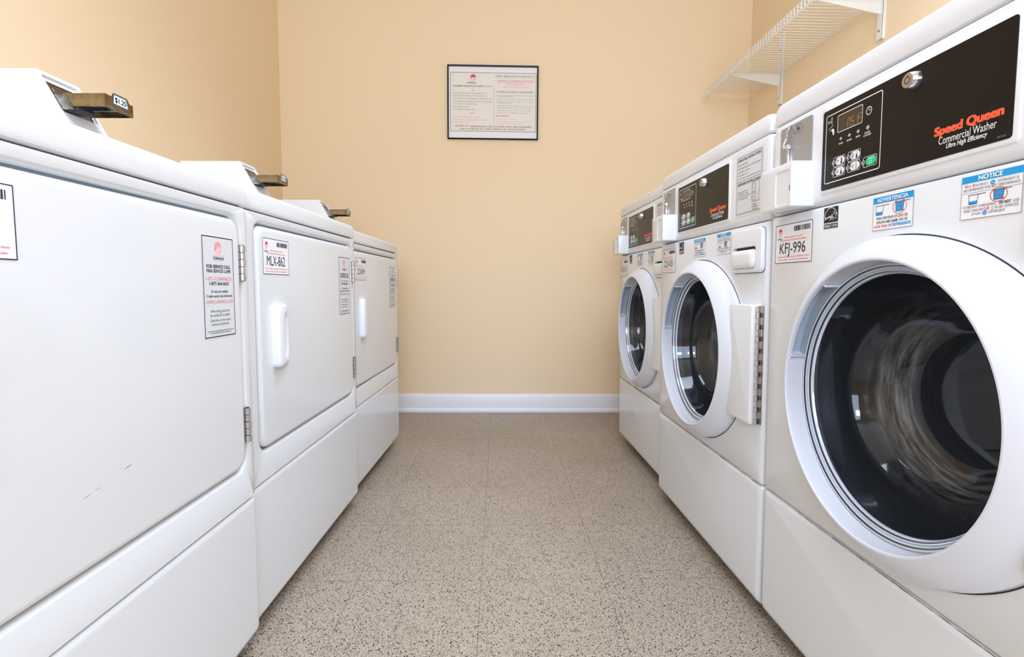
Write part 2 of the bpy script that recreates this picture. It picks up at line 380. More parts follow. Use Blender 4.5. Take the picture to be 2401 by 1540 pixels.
def service_sticker(x0, z0, parent, origin, w=.0925, h=.168):
    b = MB(); x1, z1 = x0 + w, z0 + h; y = -.0036; cx = (x0 + x1) / 2
    b.rect(x0 - .0015, x1 + .0015, z0 - .0015, z1 + .0015, y, PAPER); b.rect(x0 + .002, x1 - .002, z0 + .002, z1 - .002, y - .0001, SILVPAPER)
    b.frame(x0, x1, z0, z1, .0017, y - .0002, NAVY)
    yt = y - .0004; Z = lambda f: z1 - f * h
    logo(b, cx - .001, Z(.105), .0098, yt, PINK, PINK)
    b.line((cx - .016, Z(.186)), (cx + .016, Z(.186)), .0005, yt, PINK)
    b.text('Coinmach', cx - .016, cx + .016, Z(.224), .0050, yt, NAVY, .015)
    b.line((cx - .016, Z(.232)), (cx + .016, Z(.232)), .0005, yt, PINK)
    for t, f, cap, wd, m, bo in (('FOR SERVICE CALL', .312, .0056, .071, NAVY, .02), ('PARA SERVICIO LLAME', .356, .0056, .072, NAVY, .015), ('1-877-COINMACH', .434, .0060, .076, PINK, .015), ('1-877-264-6622', .480, .0052, .058, NAVY, .02), ('Or visit our website', .556, .0048, .051, NAVY, .006), ('O visite nuestro sitio de internet', .602, .0048, .078, NAVY, .006), ('WWW.COINMACH.COM', .664, .0060, .081, PINK, .01), ('When calling, please have', .750, .0044, .057, GREY, 0), ('the machine ID # available.', .792, .0044, .060, GREY, 0), ('Cu\u00e1ndo llame, por favor reporte', .842, .0044, .062, GREY, 0), ('el n\u00famero de identificaci\u00f3n.', .882, .0044, .053, GREY, 0), ('This machine is owned, operated and maintained by Coinmach Corp. pursuant', .942, .0022, .078, NAVY, .012), ('to an unrecorded lease between the owner and Coinmach Corp.', .962, .0022, .062, NAVY, .012)):
        b.text(t, cx - wd / 2, cx + wd / 2, Z(f), cap, yt, m, bo)
    return child(b.build('service_sticker', parent), parent, origin)

# ------------------------------------------------------------------ dryers
def make_dryer(loc, axes, label, code, idx, idz):
    t = thing('dryer', loc, label, 'dryer', 'row of dryers', axes)
    b = MB(); b.box(.003, W - .003, .03, .655, .035, .872, ENAMEL); b.box(.006, W - .006, .012, .032, .30, .875, DARK); b.build('cabinet', t)  # dark box behind the panels puts shade into the gaps
    b = MB(); zf = -loc[2]
    b.box(.03, W - .03, .055, .63, zf, .05, GRIME); b.build('base', t)
    # lower panel: rolled top edge, folded bottom
    b = MB()
    b.loft([(rrect(0, W, .032, .3185, .006), .034), (rrect(0, W, .036, .3185, .006), .016), (rrect(.0005, W - .0005, .043, .3180, .007), .006), (rrect(.002, W - .002, .047, .3165, .008), .0022), (rrect(.006, W - .006, .052, .3120, .008), .0003), (rrect(.010, W - .010, .056, .3070, .008), 0)], ENAMEL)
    b.build('lower_panel', t)
    # front panel with a recessed opening for the door
    b = MB()
    b.loft([(rrect(0, W, .3215, .8712, .010), .034), (rrect(0, W, .3215, .8712, .010), .006), (rrect(.002, W - .002, .3217, .8698, .010), .002), (rrect(.005, W - .005, .3224, .8683, .010), 0), (rrect(.033, .657, .377, .857, .036), 0), (rrect(.0355, .6545, .3795, .8545, .034), .0010), (rrect(.0385, .6515, .3825, .8515, .032), .0050), (rrect(.0400, .6500, .3840, .8500, .030), .0085)], ENAMEL, cap1=False)
    b.loft([(rrect(.0400, .6500, .3840, .8500, .030), .0085), (rrect(.0450, .6450, .3895, .8450, .026), .0090)], GROOVE_SHADE, cap1=False)
    b.build('front_panel', t)
    # door
    b = MB()
    b.loft([(rrect(.0450, .6450, .3895, .8450, .026), .0105), (rrect(.0450, .6450, .3895, .8450, .026), .003), (rrect(.0465, .6435, .3910, .8435, .026), -.001), (rrect(.0500, .6400, .3945, .8400, .025), -.0028), (rrect(.054, .636, .3985, .836, .024), -.0032)], ENAMEL)
    if idx > .08:
        for p in (((.341, .4905), (.355, .492)), ((.345, .4915), (.352, .4925)), ((.277, .478), (.287, .4797)), ((.294, .481), (.302, .4816)), ((.431, .412), (.434, .411))):
            b.line(p[0], p[1], .0006, -.0034, SCUFF)
    door = b.build('door', t)
    # pull handle: bar at the left, scoop opening to the right
    b = MB()
    b.loft([(rrect(.099, .171, .550, .684, .010), -.003), (rrect(.0993, .1707, .5503, .6837, .010), lambda p: -.014 if p[0] < .14 else -.005), (rrect(.101, .1695, .552, .682, .010), lambda p: -.0185 if p[0] < .14 else -.0072), (rrect(.104, .168, .555, .679, .010), lambda p: -.0200 if p[0] < .14 else -.0080),
            (rrect(.121, .1675, .562, .672, .018), lambda p: -.0200 if p[0] < .145 else -.0078), (rrect(.127, .1670, .567, .667, .018), lambda p: -.011 if p[0] < .145 else -.0055), (rrect(.134, .165, .572, .662, .014), -.0042)], PLASTIC)
    b.build('door_handle', door)
    for z0 in (.737, .436):
        b = MB()
        for k in range(5):
            a = z0 + .065 * k / 5 - .001; c = a + .0118
            b.tube((.6515, -.004, a), (.6515, -.004, c), .0052 if k % 2 else .0058, CHROME, 14)
        b.tube((.6515, -.004, z0 - .002), (.6515, -.004, z0 + .064), .0035, DARK, 8)
        b.box(.6455, .6575, .0, .003, z0 - .001, z0 + .0635, CHROME); b.build('hinge', door)
    id_sticker(code, idx, idz, door, (0, .0030, 0))
    service_sticker(.5285 if idx > .08 else .5235, .6405, door, (0, 0, 0))
    # lid
    b = MB()
    b.loft([(rrect(0, W, .8731, .9130, .022, 6, .004), .66), (rrect(0, W, .8731, .9130, .022, 6, .004), .008), (rrect(.001, W - .001, .8735, .9118, .022, 6, .004), .003), (rrect(.004, W - .004, .8752, .9085, .020, 6, .004), -.0003), (rrect(.008, W - .008, .8785, .9045, .017, 6, .004), -.0012)], ENAMEL, cap0=True)
    b.build('top_lid', t)
    # coin box on the lid: a wedge whose sloped face has a sunk steel plate
    y0, z0, y1, z1 = .2167, .9130, .3200, 1.0968; L = math.hypot(y1 - y0, z1 - z0); cy, cz = (y1 - y0) / L, (z1 - z0) / L
    b = MB(); X0, X1 = .611, .700
    b.add([(X0, y0, z0), (X0, y1, z1), (X0, .50, z1), (X0, .50, z0), (X1, y0, z0), (X1, y1, z1), (X1, .50, z1), (X1, .50, z0)], [(0, 1, 2, 3), (7, 6, 5, 4), (1, 5, 6, 2), (2, 6, 7, 3), (0, 3, 7, 4)], ENAMEL)
    slope = lambda p: (p[0], y0 + cy * p[2] + cz * p[1], z0 + cz * p[2] - cy * p[1])
    b.xf = slope
    b.loft([(rrect(X0, X1, 0, L, 0, 1), 0), (rrect(X0 + .004, X1 - .006, .130, L - .008, .003, 1), 0), (rrect(X0 + .004, X1 - .006, .130, L - .008, .003, 1), .0045), (rrect(X0 + .006, X1 - .009, .133, L - .017, .003, 1), .0045)], ENAMEL, cap1=False)
    box = b.build('coin_box', t)
    b = MB(); b.xf = slope
    b.rect(X0 + .003, X1 - .005, .128, L - .010, .0055, BRONZE)
    for x in (.630, .655):
        b.disc(x, L - .031, .0032, .0048, CHROME, 12)
    for k in range(5): b.rect(.628 + k * .010, .631 + k * .010, L - .056, L - .046, .0050, DARK)
    b.build('slide_plate', box)
    # push slide with its price tag
    b = MB(); xa, xb, yf = .6175, .6838, .2075
    b.box(xa, xa + .0015, yf, .276, 1.0356, 1.0577, BRONZE); b.box(xb - .0015, xb, yf, .286, 1.0356, 1.0577, BRONZE)
    b.box(xa, xb, yf, yf + .0018, 1.0356, 1.0577, BRONZE, .0004, 1)
    b.box(xa + .0015, xb - .0015, yf + .0018, .272, 1.0455, 1.0475, GALV)
    b.box(xa + .040, xa + .042, yf + .002, .272, 1.0400, 1.0456, GALV)
    b.prism([(.2620, 1.0300), (.2755, 1.0552), (.3005, 1.0552), (.2865, 1.0300)], xa - .0012, xa + .012, GALV)
    b.prism([(.2560, 1.0320), (.2580, 1.0420), (.2880, 1.0420), (.2830, 1.0285), (.2590, 1.0285)], xa + .002, xa + .036, DARK)
    pts = [(.6330, 1.0375), (.6735, 1.0375), (.6735, 1.0585), (.6695, 1.0647), (.6370, 1.0647), (.6330, 1.0605)]
    b.loft([(pts, yf + .0004), (pts, yf - .0006)], BRONZE)
    for k in range(16): b.rect(.6215 + k * .0037, .6235 + k * .0037, 1.0378, 1.0388, yf - .0008, CHROME)
    sl = b.build('coin_slide', t)
    b = MB(); y = yf - .0010
    q = [(.6340, 1.0456), (.6690, 1.0456), (.6700, 1.0470), (.6668, 1.0604), (.6652, 1.0622), (.6372, 1.0622), (.6358, 1.0610)]
    b.add([(p[0], y, p[1]) for p in q], [tuple(range(7))], CYAN)
    c = (.652, 1.0538); b.add([(c[0] + (p[0] - c[0]) * .92, y - .0002, c[1] + (p[1] - c[1]) * .84) for p in q], [tuple(range(7))], WHITE)
    b.text('$1.25', .6385, .6655, 1.0497, .0085, y - .0004, BLACK, .03)
    tag(b.build('price_tag', sl), 'white price tag with blue border reading $1.25')
    return t
DX = (0.0395216, 0.9992187, 0.0); DY = (-0.9992187, 0.0395216, 0.0); DZ = (0, 0, 1)
make_dryer((-0.4988, 0.34094, -0.0021), (DX, DY, DZ), 'nearest white dryer on the left, its door stretching past the photo edge', 'MLX-860', .0932, .7525)
make_dryer((-0.4841, 1.03121, 0.0), (DX, DY, DZ), 'middle white dryer, sticker MLX-862 in the corner of its door', 'MLX-862', .0675, .7485)
make_dryer((-0.4784, 1.72230, -0.0051), (DX, DY, DZ), 'farthest white dryer, standing next to the tan back wall', '222-BWM', .0600, .7490)

# ------------------------------------------------------------------ washers
DC = (.3414, 0.0, .561)     # door axis
def make_washer(loc, axes, label, code):
    t = thing('washing_machine', loc, label, 'washing machine', 'row of front loading washers', axes)
    fl = lambda y: -loc[2] - .016 * y
    b = MB(); b.box(.003, W - .003, .30, .70, .035, 1.04, ENAMEL)
    b.box(.003, W - .003, .03, .30, .035, .30, ENAMEL); b.box(.003, W - .003, .03, .30, .83, 1.04, ENAMEL); b.box(.003, .05, .03, .30, .30, .83, ENAMEL); b.box(W - .05, W - .003, .03, .30, .30, .83, ENAMEL)
    b.box(.005, W - .005, .012, .031, .29, .32, DARK); b.box(.005, W - .005, .012, .031, .84, 1.05, DARK); b.build('cabinet', t)  # dark strips behind the seams stand in for shade in the gaps
    b = MB(); b.prism([(.055, fl(.055)), (.055, .05), (.66, .05), (.66, fl(.66))], .03, W - .03, GRIME); b.build('base', t)
    b = MB()
    b.loft([(rrect(0, W, .026, .3015, .006), .034), (rrect(0, W, .029, .3015, .006), .018), (rrect(.0005, W - .0005, .034, .3010, .007), .009), (rrect(.003, W - .003, .039, .2990, .008), .003), (rrect(.008, W - .008, .045, .2945, .008), .0006), (rrect(.013, W - .013, .050, .2895, .008), 0)], ENAMEL)
    rnd = random.Random(code + 'dirt')
    for k in range(90):
        x = rnd.uniform(.10, W - .012) if k % 3 else rnd.uniform(.22, .60); l = rnd.uniform(.006, .030); z = rnd.uniform(.2998, .3012)
        b.rect(x, min(x + l, W - .004), z, z + rnd.uniform(.0002, .0008), .0019 - k * 1e-6, DIRT)
    b.build('lower_panel', t)
    # front panel with the round door opening
    b = MB(); n = 64
    hole = [circ(DC[0], DC[2], r, n) for r in (.225, .225)]
    def sq(x0, x1, z0, z1, r):
        p = rrect(x0, x1, z0, z1, r, 15); return p[-8:] + p[:-8]
    def ang(pts):   # start at the point nearest angle 0 so the loops line up with circ()
        k = min(range(len(pts)), key=lambda i: abs(math.atan2(pts[i][1] - DC[2], pts[i][0] - DC[0]))); return pts[k:] + pts[:k]
    def square_loop(x0, x1, z0, z1):  # 64 points cast from the door axis onto the rectangle
        out = []
        for k in range(n):
            a = 2 * math.pi * k / n; dx, dz = math.cos(a), math.sin(a); s = 9
            if dx > 1e-9: s = min(s, (x1 - DC[0]) / dx)
            if dx < -1e-9: s = min(s, (x0 - DC[0]) / dx)
            if dz > 1e-9: s = min(s, (z1 - DC[2]) / dz)
            if dz < -1e-9: s = min(s, (z0 - DC[2]) / dz)
            out.append((DC[0] + dx * s, DC[2] + dz * s))
        for cx, cz in ((x0, z0), (x1, z0), (x1, z1), (x0, z1)):   # snap the nearest point onto each corner
            i = min(range(n), key=lambda j: (out[j][0] - cx) ** 2 + (out[j][1] - cz) ** 2); out[i] = (cx, cz)
        return out
    b.loft([(square_loop(0, W, .3038, .8665), .034), (square_loop(0, W, .3038, .8665), .012), (square_loop(.001, W - .001, .3043, .8660), .006), (square_loop(.004, W - .004, .3060, .8645), .002), (square_loop(.010, W - .010, .3095, .8610), 0), (circ(DC[0], DC[2], .225, n), 0), (circ(DC[0], DC[2], .218, n), .030)], ENAMEL, cap1=False)
    b.build('front_panel', t)
    # drum behind the door
    b = MB()
    b.loft([(circ(DC[0], DC[2], .222, 48), .024), (circ(DC[0], DC[2], .205, 48), .05), (circ(DC[0], DC[2], .200, 48), .08), (circ(DC[0], DC[2], .245, 48), .10), (circ(DC[0], DC[2], .245, 48), .28), (circ(DC[0], DC[2], .06, 48), .295)], DRUM)
    b.build('drum', t)
    # door ring: convex white rim
    n = 144; b = MB()
    rb = lambda a: .2388 + .031 * max(0, math.cos(a)) ** 2.2
    rr = lambda a: .2374 + .009 * max(0, math.cos(a))
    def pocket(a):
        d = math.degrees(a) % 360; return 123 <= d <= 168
    loops = [(lambda a: rb(a), 0.004), (lambda a: rb(a) - .0006, -.010), (lambda a: rr(a), -.0178), (lambda a: rr(a) - .0016, -.0194), (lambda a: (rr(a) + .2110) / 2, -.0300), (lambda a: .2110, -.0378), (lambda a: .2075, -.0390), (lambda a: .2050, -.0388), (lambda a: .2038, -.0372), (lambda a: .2034, -.0320)]
    L = [(circ(DC[0], DC[2], r, n), y) for r, y in loops]
    b.loft(L, RINGP, cap1=False); b.loft([(circ(DC[0], DC[2], lambda a: rb(a) + .0016, n), -.0004), (circ(DC[0], DC[2], lambda a: rb(a) - .001, n), -.0008)], DARK, cap1=False)  # dark annulus paints a line of contact shade round the rim
    # inner wall, with the finger pocket at upper left
    vs = []; fs = []; fp = []
    for k in range(n):
        a = 2 * math.pi * k / n; p = pocket(a)
        for r, y in ((.2034, -.0320), (.2034 if not p else .2215, -.0315), (.2020 if not p else .2215, -.007), (.2012, -.0065), (.2005, .012)):
            vs.append((DC[0] + r * math.cos(a), y, DC[2] + r * math.sin(a)))
    for k in range(n):
        m = (k + 1) % n
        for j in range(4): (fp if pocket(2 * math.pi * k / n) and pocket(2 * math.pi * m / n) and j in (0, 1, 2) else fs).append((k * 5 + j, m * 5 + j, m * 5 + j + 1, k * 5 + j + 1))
    b.add(vs, fs, RINGP); b.add(vs, fp, POCKET_SHADE)
    for ad in (123.2, 167.8):      # white ledges closing the pocket
        a = math.radians(ad); ca, sa = math.cos(a), math.sin(a)
        s = 1 if ad < 140 else -1; tx, tz = -sa * s, ca * s
        q = []
        for r, y in ((.1985, -.0315), (.2032, -.0345), (.2032, -.004), (.1985, -.006)):
            q.append((r, y))
        b.add([(DC[0] + r * ca + e * tx, y, DC[2] + r * sa + e * tz) for e in (-.0006, .0014) for r, y in q], [(0, 1, 2, 3), (7, 6, 5, 4), (0, 4, 5, 1), (1, 5, 6, 2), (2, 6, 7, 3), (3, 7, 4, 0)], RINGP)
    door = b.build('door', t, 22)
    b = MB()
    prof = [(.2012, .006), (.2010, -.0078), (.1990, -.0095), (.1975, -.0085), (.1968, -.0055), (.1950, -.0068), (.1938, -.0060), (.1930, -.0028), (.1912, -.0042), (.1900, -.0032), (.1892, -.0002), (.1875, -.0012), (.1862, .0004), (.1852, .0030)]
    for j in range(len(prof) - 1): b.loft([(circ(DC[0], DC[2], r, 96), y) for r, y in prof[j:j + 2]], DRIM if j in (3, 9) else GREYP, cap1=False)
    b.build('glass_rim', door, 30)
    b = MB()
    prof = [(.1855, .0025), (.1835, .0090), (.1800, .0200), (.1745, .0330), (.1725, .0400), (.1700, .0520), (.1610, .0690), (.1560, .0760), (.1490, .0900), (.1400, .1010), (.1280, .1120), (.1180, .1195), (.1080, .1245), (.1020, .1285), (.0985, .1295), (.0960, .1285), (.060, .1300), (.020, .1310)]
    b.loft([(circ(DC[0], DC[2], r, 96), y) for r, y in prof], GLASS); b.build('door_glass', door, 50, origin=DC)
    # hinge block and piano hinge
    b = MB()
    b.loft([(rrect(.566, .6680, .4325, .6905, .004), .004), (rrect(.566, .6680, .4325, .6905, .004), -.0185), (rrect(.5675, .6665, .434, .689, .004), -.0220), (rrect(.570, .664, .4365, .6865, .004), -.0228)], PLASTIC)
    b.build('hinge_block', door)
    b = MB()
    b.box(.6684, .6705, -.0085, .0012, .4335, .6890, STEEL); b.box(.6684, .676, -.0012, .0006, .4335, .6890, STEEL)
    for k in range(20):
        z = .4340 + .2545 * k / 20; b.tube((.6705, -.0105, z), (.6705, -.0105, z + .0122), .0046, CHROME if k % 2 else STEEL, 12)
        if k % 2 == 0: b.box(.6690, .6712, -.0062, -.0022, z + .001, z + .0112, DARK)
    b.build('door_hinge', door)
    # dispenser drawer
    b = MB()
    b.rect(.5310, .6757, .7587, .8560, -.0004, DARK, .012)
    b.loft([(rrect(.5320, .6745, .7600, .8550, .012), .004), (rrect(.5320, .6745, .7600, .8550, .012), -.006), (rrect(.5335, .6730, .7615, .8535, .012), -.0085), (rrect(.5365, .6700, .7645, .8505, .011), -.0095),
            (rrect(.5450, .6520, .7690, .8170, .008), -.0095), (rrect(.5460, .6510, .7700, .8155, .008), .012)], PLASTIC)
    dr = b.build('dispenser_drawer', t)
    b = MB()
    b.loft([(rrect(.5465, .6500, .7695, .8105, .010), .012), (rrect(.5465, .6500, .7695, .8105, .012), -.0075), (rrect(.5480, .6485, .7705, .8085, .010), -.0135), (rrect(.5520, .6445, .7735, .8050, .010), -.0165), (rrect(.5600, .6370, .7790, .7990, .008), -.0175)], PLASTIC)
    b.build('drawer_handle', dr)
    # console
    b = MB()
    b.loft([(rrect(0, W, .8677, 1.0422, .006), .034), (rrect(0, W, .8677, 1.0422, .006), .012), (rrect(.0005, W - .0005, .8688, 1.0421, .007), .0065), (rrect(.002, W - .002, .8715, 1.0416, .008), .003), (rrect(.007, W - .007, .8770, 1.0400, .008), .0006), (rrect(.013, W - .013, .8845, 1.0380, .008), 0)], PLASTIC)
    b.loft([(rrect(.1600, .5080, .8850, 1.0320, .006), .001), (rrect(.1605, .5075, .8855, 1.0315, .006), -.0016), (rrect(.1620, .5060, .8870, 1.0300, .005), -.0022)], PLASTIC)
    con = b.build('console', t)
    b = MB(); y = -.0030
    b.loft([(rrect(.1655, .5005, .8915, 1.0225, .004), -.002), (rrect(.1655, .5005, .8915, 1.0225, .004), y)], BLACKP)
    y -= .0002
    b.outline(rrect(.1740, .3030, .9010, 1.0135, .004, 4), .0014, y, WHITE)
    b.outline(rrect(.2035, .2620, .9785, 1.0065, .0025, 3), .0010, y, WHITE)
    b.ring(.2755, .9920, .0062, .0009, y, WHITE, 28); b.line((.2755, .9920), (.2755, .9965), .0008, y, WHITE); b.line((.2755, .9920), (.2790, .9925), .0008, y, WHITE)
    for k in range(12):
        a = k * math.pi / 6; b.line((.2755 + .0044 * math.cos(a), .9920 + .0044 * math.sin(a)), (.2755 + .0054 * math.cos(a), .9920 + .0054 * math.sin(a)), .0005, y, WHITE)
    # shower head and hand icons
    b.outline([(.1855, 1.0025), (.1885, .9975), (.1895, .9975), (.1895, 1.0085), (.1885, 1.0085)], .0007, y, WHITE); b.line((.1825, 1.0022), (.1855, 1.0022), .0007, y, WHITE); b.frame(.1785, .1830, 1.0003, 1.0040, .0007, y, WHITE)
    b.line((.1805, .9900), (.1925, .9955), .0007, y, WHITE)
    b.add([(q[0], y, q[1]) for q in ((.1880, .9890), (.1935, .9890), (.1955, .9850), (.1950, .9785), (.1925, .9785), (.1905, .9845))], [(5, 4, 3, 2, 1, 0)], WHITE); b.line((.1845, .9870), (.1895, .9870), .0008, y, WHITE)
    for tx, x, z, wd in (('WASH', .2132, .9588, .0112), ('RINSE', .2335, .9588, .0118), ('SPIN', .2535, .9588, .0098), ('DOOR', .2740, .9594, .0118), ('LOCKED', .2740, .9556, .0165)):
        b.text(tx, x - wd / 2, x + wd / 2, z, .0025, y, WHITE, .03)
    b.text('Speed Queen', .3970, .4905, .9200, .0103, y, ORANGE, .065)
    b.text('Commercial Washer', .4045, .4822, .9078, .0092, y, WHITE, .004)
    b.text('Ultra High Efficiency', .4163, .4715, .9008, .0056, y, WHITE, .02, .22)
    b.text('801050', .4835, .4940, .8947, .0024, y, GREY, .01)
    b.build('control_panel', con)
    b = MB(); b.rect(.2046, .2609, .9796, 1.0054, -.0033, DISP, .0015)
    for k, segs in enumerate(('abcef', 'acdfg', 'bc', 'aefg')):   # lit segments of the four digits
        x0, z0, w_, h_ = .2285 + k * .0082, .9815, .0056, .0130
        P = {'a': ((0, 1), (1, 1)), 'b': ((1, 1), (1, .5)), 'c': ((1, .5), (1, 0)), 'd': ((0, 0), (1, 0)), 'e': ((0, .5), (0, 0)), 'f': ((0, 1), (0, .5)), 'g': ((0, .5), (1, .5))}
        for s_ in segs:
            a, c = P[s_]; b.line((x0 + a[0] * w_ + a[1] * .0012, z0 + a[1] * h_), (x0 + c[0] * w_ + c[1] * .0012, z0 + c[1] * h_), .0009, -.0035, AMBER)
    b.build('display', con)
    for x, r in ((.2130, .0024), (.2335, .0026), (.2535, .0027), (.2745, .0031)):
        MB().loft([(circ(x, .9675, r, 20), -.003), (circ(x, .9675, r * .92, 20), -.0038)], LEDG).build('indicator_light', con)
    for x, z, green, tx in ((.2120, .9325, 0, ('NORMAL', 'HOT')), (.2475, .9330, 0, ('PERM', 'PRESS', 'WARM')), (.2120, .9160, 0, ('NORMAL', 'WARM')), (.2475, .9165, 0, ('DELICATES', 'COLD')), (.2830, .9165, 1, ('START',))):
        b = MB(); y = -.0033
        b.outline(rrect(x - .0155, x + .0135, z - .0078, z + .0078, .003, 4), .0007, y, WHITE)
        b.ring(x - .0160, z, .0045, .0007, y - .0001, WHITE, 16, a0=-90, a1=90); b.disc(x - .0165, z, .0027, y - .0002, LEDG, 16)
        b.loft([(rrect(x - .0095, x + .0118, z - .0062, z + .0062, .006, 5), y), (rrect(x - .0090, x + .0113, z - .0057, z + .0057, .0056, 5), y - .0006)], GREEN if green else PAPER)
        yt = y - .0008
        if green:
            b.text('START', x - .0040, x + .0075, z + .0024, .0022, yt, WHITE, .02)
            b.outline([(x + .0012, z - .0052), (x + .0050, z - .0018), (x + .0012, z + .0016), (x - .0026, z - .0018)], .0006, yt, WHITE); b.line((x + .0012, z - .0035), (x + .0012, z), .0005, yt, WHITE)
        else:
            h = (len(tx) - 1) * .0015
            for i, w_ in enumerate(tx): b.ctext(w_, x - .0035, z + h - .0009 - i * .0030, .0018, yt, NAVY, .02, width=.0021 + .00085 * len(w_))
            f_ = {'HOT': .0052, 'WARM': .0018, 'COLD': 0}[tx[-1]]
            b.outline(rrect(x + .0046, x + .0072, z - .0030, z + .0046, .0012, 3), .0004, yt, NAVY); b.disc(x + .0059, z - .0034, .0021, yt - .0001, NAVY if tx[-1] != 'COLD' else LEDG, 14)
            if f_: b.rect(x + .0049, x + .0069, z - .0030, z - .0012 + f_, yt - .0001, NAVY)
        tag(b.build('control_button', con), 'green start button' if green else None)
    b = MB(); b.loft([(circ(.3605, 1.0040, .0125, 28), -.003), (circ(.3605, 1.0040, .0123, 28), -.0045), (circ(.3605, 1.0040, .0100, 28), -.0128), (circ(.3605, 1.0040, .0094, 28), -.0136)], CHROME)
    b.disc(.3605, 1.0040, .0092, -.0138, STEEL, 28); b.ring(.3605, 1.0040, .0048, .0010, -.0140, DARK, 20); b.rect(.3600, .3610, 1.0080, 1.0100, -.0140, DARK); b.build('key_lock', con)
    # instruction label
    b = MB(); b.rect(.5365, .6560, .8885, 1.0265, -.0005, SILVPAPER); b.rect(.5405, .6520, .8945, 1.0215, -.0007, SILVPAPER); y = -.0009
    b.outline(rrect(.5405, .6520, .8945, 1.0215, .002, 3), .0008, y, NAVY); b.line((.5405, .9676), (.6520, .9676), .0008, y, NAVY)
    b.text('OPERATING INSTRUCTIONS', .5440, .6485, 1.0122, .0054, y, BLACK, .02, .2); b.text('DISPENSER INSTRUCTIONS', .5440, .6485, .9585, .0054, y, BLACK, .02, .2)
    for i, tx in enumerate(('1. Select Cycle Selection', '2. Load Supply Dispenser (See Instructions Below)', '3. Load Clothes - Close Door', '4. Insert Coin(s) - Card', '5. To Start Washer Push Start. Door Must Be Closed')):
        b.text(tx, .5445, .5445 + (.046, .101, .055, .043, .103)[i], 1.0035 - i * .0077, .0030, y, GREY, .01, .2)
    for i, tx in enumerate(('1. Open Dispenser Door', '2. Load Supplies in Proper', '    Compartment (as indicated)', '3. Close Dispenser Door')):
        b.text(tx, .5450 + (.004 if i == 2 else 0), .5450 + (.048, .052, .060, .048)[i], .9425 - i * .0052, .0029, y, GREY, .01, .2)
    b.frame(.6115, .6425, .9145, .9580, .0008, y, NAVY); b.frame(.6130, .6250, .9175, .9340, .0006, y, NAVY); b.frame(.6130, .6250, .9360, .9535, .0006, y, NAVY); b.line((.6270, .9145), (.6270, .9580), .0006, y, NAVY)
    for c_, x, z in (('C', .6180, .9430), ('B', .6180, .9240), ('A', .6340, .9280)): b.ctext(c_, x, z, .0030, y, NAVY)
    for i, tx in enumerate(('A. Detergent', 'B. Liquid Bleach', 'C. Fabric Softener')): b.ltext(tx, .6120, .9075 - i * .0052, .0032, y, GREY, .01, .8, .2)
    b.build('instruction_label', con)
    # coin acceptor
    b = MB(); b.loft([(rrect(.0300, .1320, .9460, 1.0320, .005), .001), (rrect(.0300, .1320, .9460, 1.0320, .005), -.0015)], SILVER)
    hx = [(.0725, 1.0195), (.0775, 1.0130), (.0975, 1.0130), (.1025, 1.0200), (.0975, 1.0265), (.0775, 1.0265)]
    b.outline(hx, .0006, -.0018, BLACK); b.text('25\u00a2', .0815, .0935, 1.0170, .0058, -.0018, BLACK, .02)
    cp = b.build('coin_plate', t)
    b = MB(); b.path([(.0640, -.004, 1.0310), (.0640, -.008, 1.0200), (.0660, -.010, 1.0080), (.0600, -.012, .9985), (.0590, -.012, .9900)], .0023, CHROME, 10)
    b.loft([(circ(.0575, .9915, .0075, 20), -.001), (circ(.0575, .9915, .0062, 20), -.008), (circ(.0575, .9915, .0035, 20), -.0105)], STEEL)
    b.box(.0585, .0655, -.007, -.001, .9500, .9860, CHROME, .0012, 2); b.build('coin_lever', cp)
    b = MB()
    b.loft([(rrect(.0320, .1400, .8705, .9500, .003), .002), (rrect(.0320, .1400, .8705, .9500, .003), -.0385), (rrect(.0328, .1392, .8713, .9492, .003), -.0408), (rrect(.0345, .1375, .8730, .9475, .003), -.0414),
            (rrect(.0880, .1350, .8750, .9375, .006), -.0414), (rrect(.0885, .1345, .8755, .9365, .006), -.0400)], PLASTIC)
    b.rect(.1345, .1362, .8985, .9085, -.0417, NAVY); b.build('coin_box', t)
    # lid
    b = MB()
    b.loft([(rrect(0, W, 1.0435, 1.0855, .022, 6, .004), .70), (rrect(0, W, 1.0435, 1.0855, .022, 6, .004), .012), (rrect(.001, W - .001, 1.0445, 1.0842, .022, 6, .004), .005), (rrect(.004, W - .004, 1.0465, 1.0810, .020, 6, .004), .001), (rrect(.009, W - .009, 1.0500, 1.0765, .016, 6, .004), 0)], PLASTIC, cap0=True)
    b.build('top_lid', t)
    # stickers on the front
    id_sticker(code, .0215, .7730, t, (0, .0001, 0))
    b = MB(); y = -.0006; b.rect(.1730, .2095, .8352, .8612, y, BLACK); b.rect(.1730, .2095, .8262, .8334, y, BLACK); y -= .0003
    b.ring(.1912, .8440, .0165, .0010, y, WHITE, 32, a0=5, a1=175)
    b.line((.1730, .8352), (.2095, .8352), .0006, y, WHITE)
    st = []
    for k in range(10):
        r = .0088 if k % 2 == 0 else .0038; a = math.radians(90 + 8 + 36 * k); st.append((.2005 + r * math.cos(a), .8462 + r * math.sin(a)))
    b.outline(st, .0010, y, WHITE)
    pts = [(.1755, .8405), (.1785, .8440), (.1770, .8455), (.1765, .8420), (.1800, .8425), (.1815, .8450), (.1825, .8425), (.1840, .8455), (.1850, .8430), (.1870, .8460), (.1865, .8435), (.1885, .8465), (.1895, .8440), (.1915, .8465), (.1905, .8400), (.1890, .8395), (.1935, .8450), (.1955, .8465), (.1940, .8400)]
    for p, q in zip(pts, pts[1:]): b.line(p, q, .0011, y, WHITE)
    b.text('ENERGY STAR', .1742, .2085, .8276, .0044, y, WHITE, .015); b.build('energy_sticker', t)
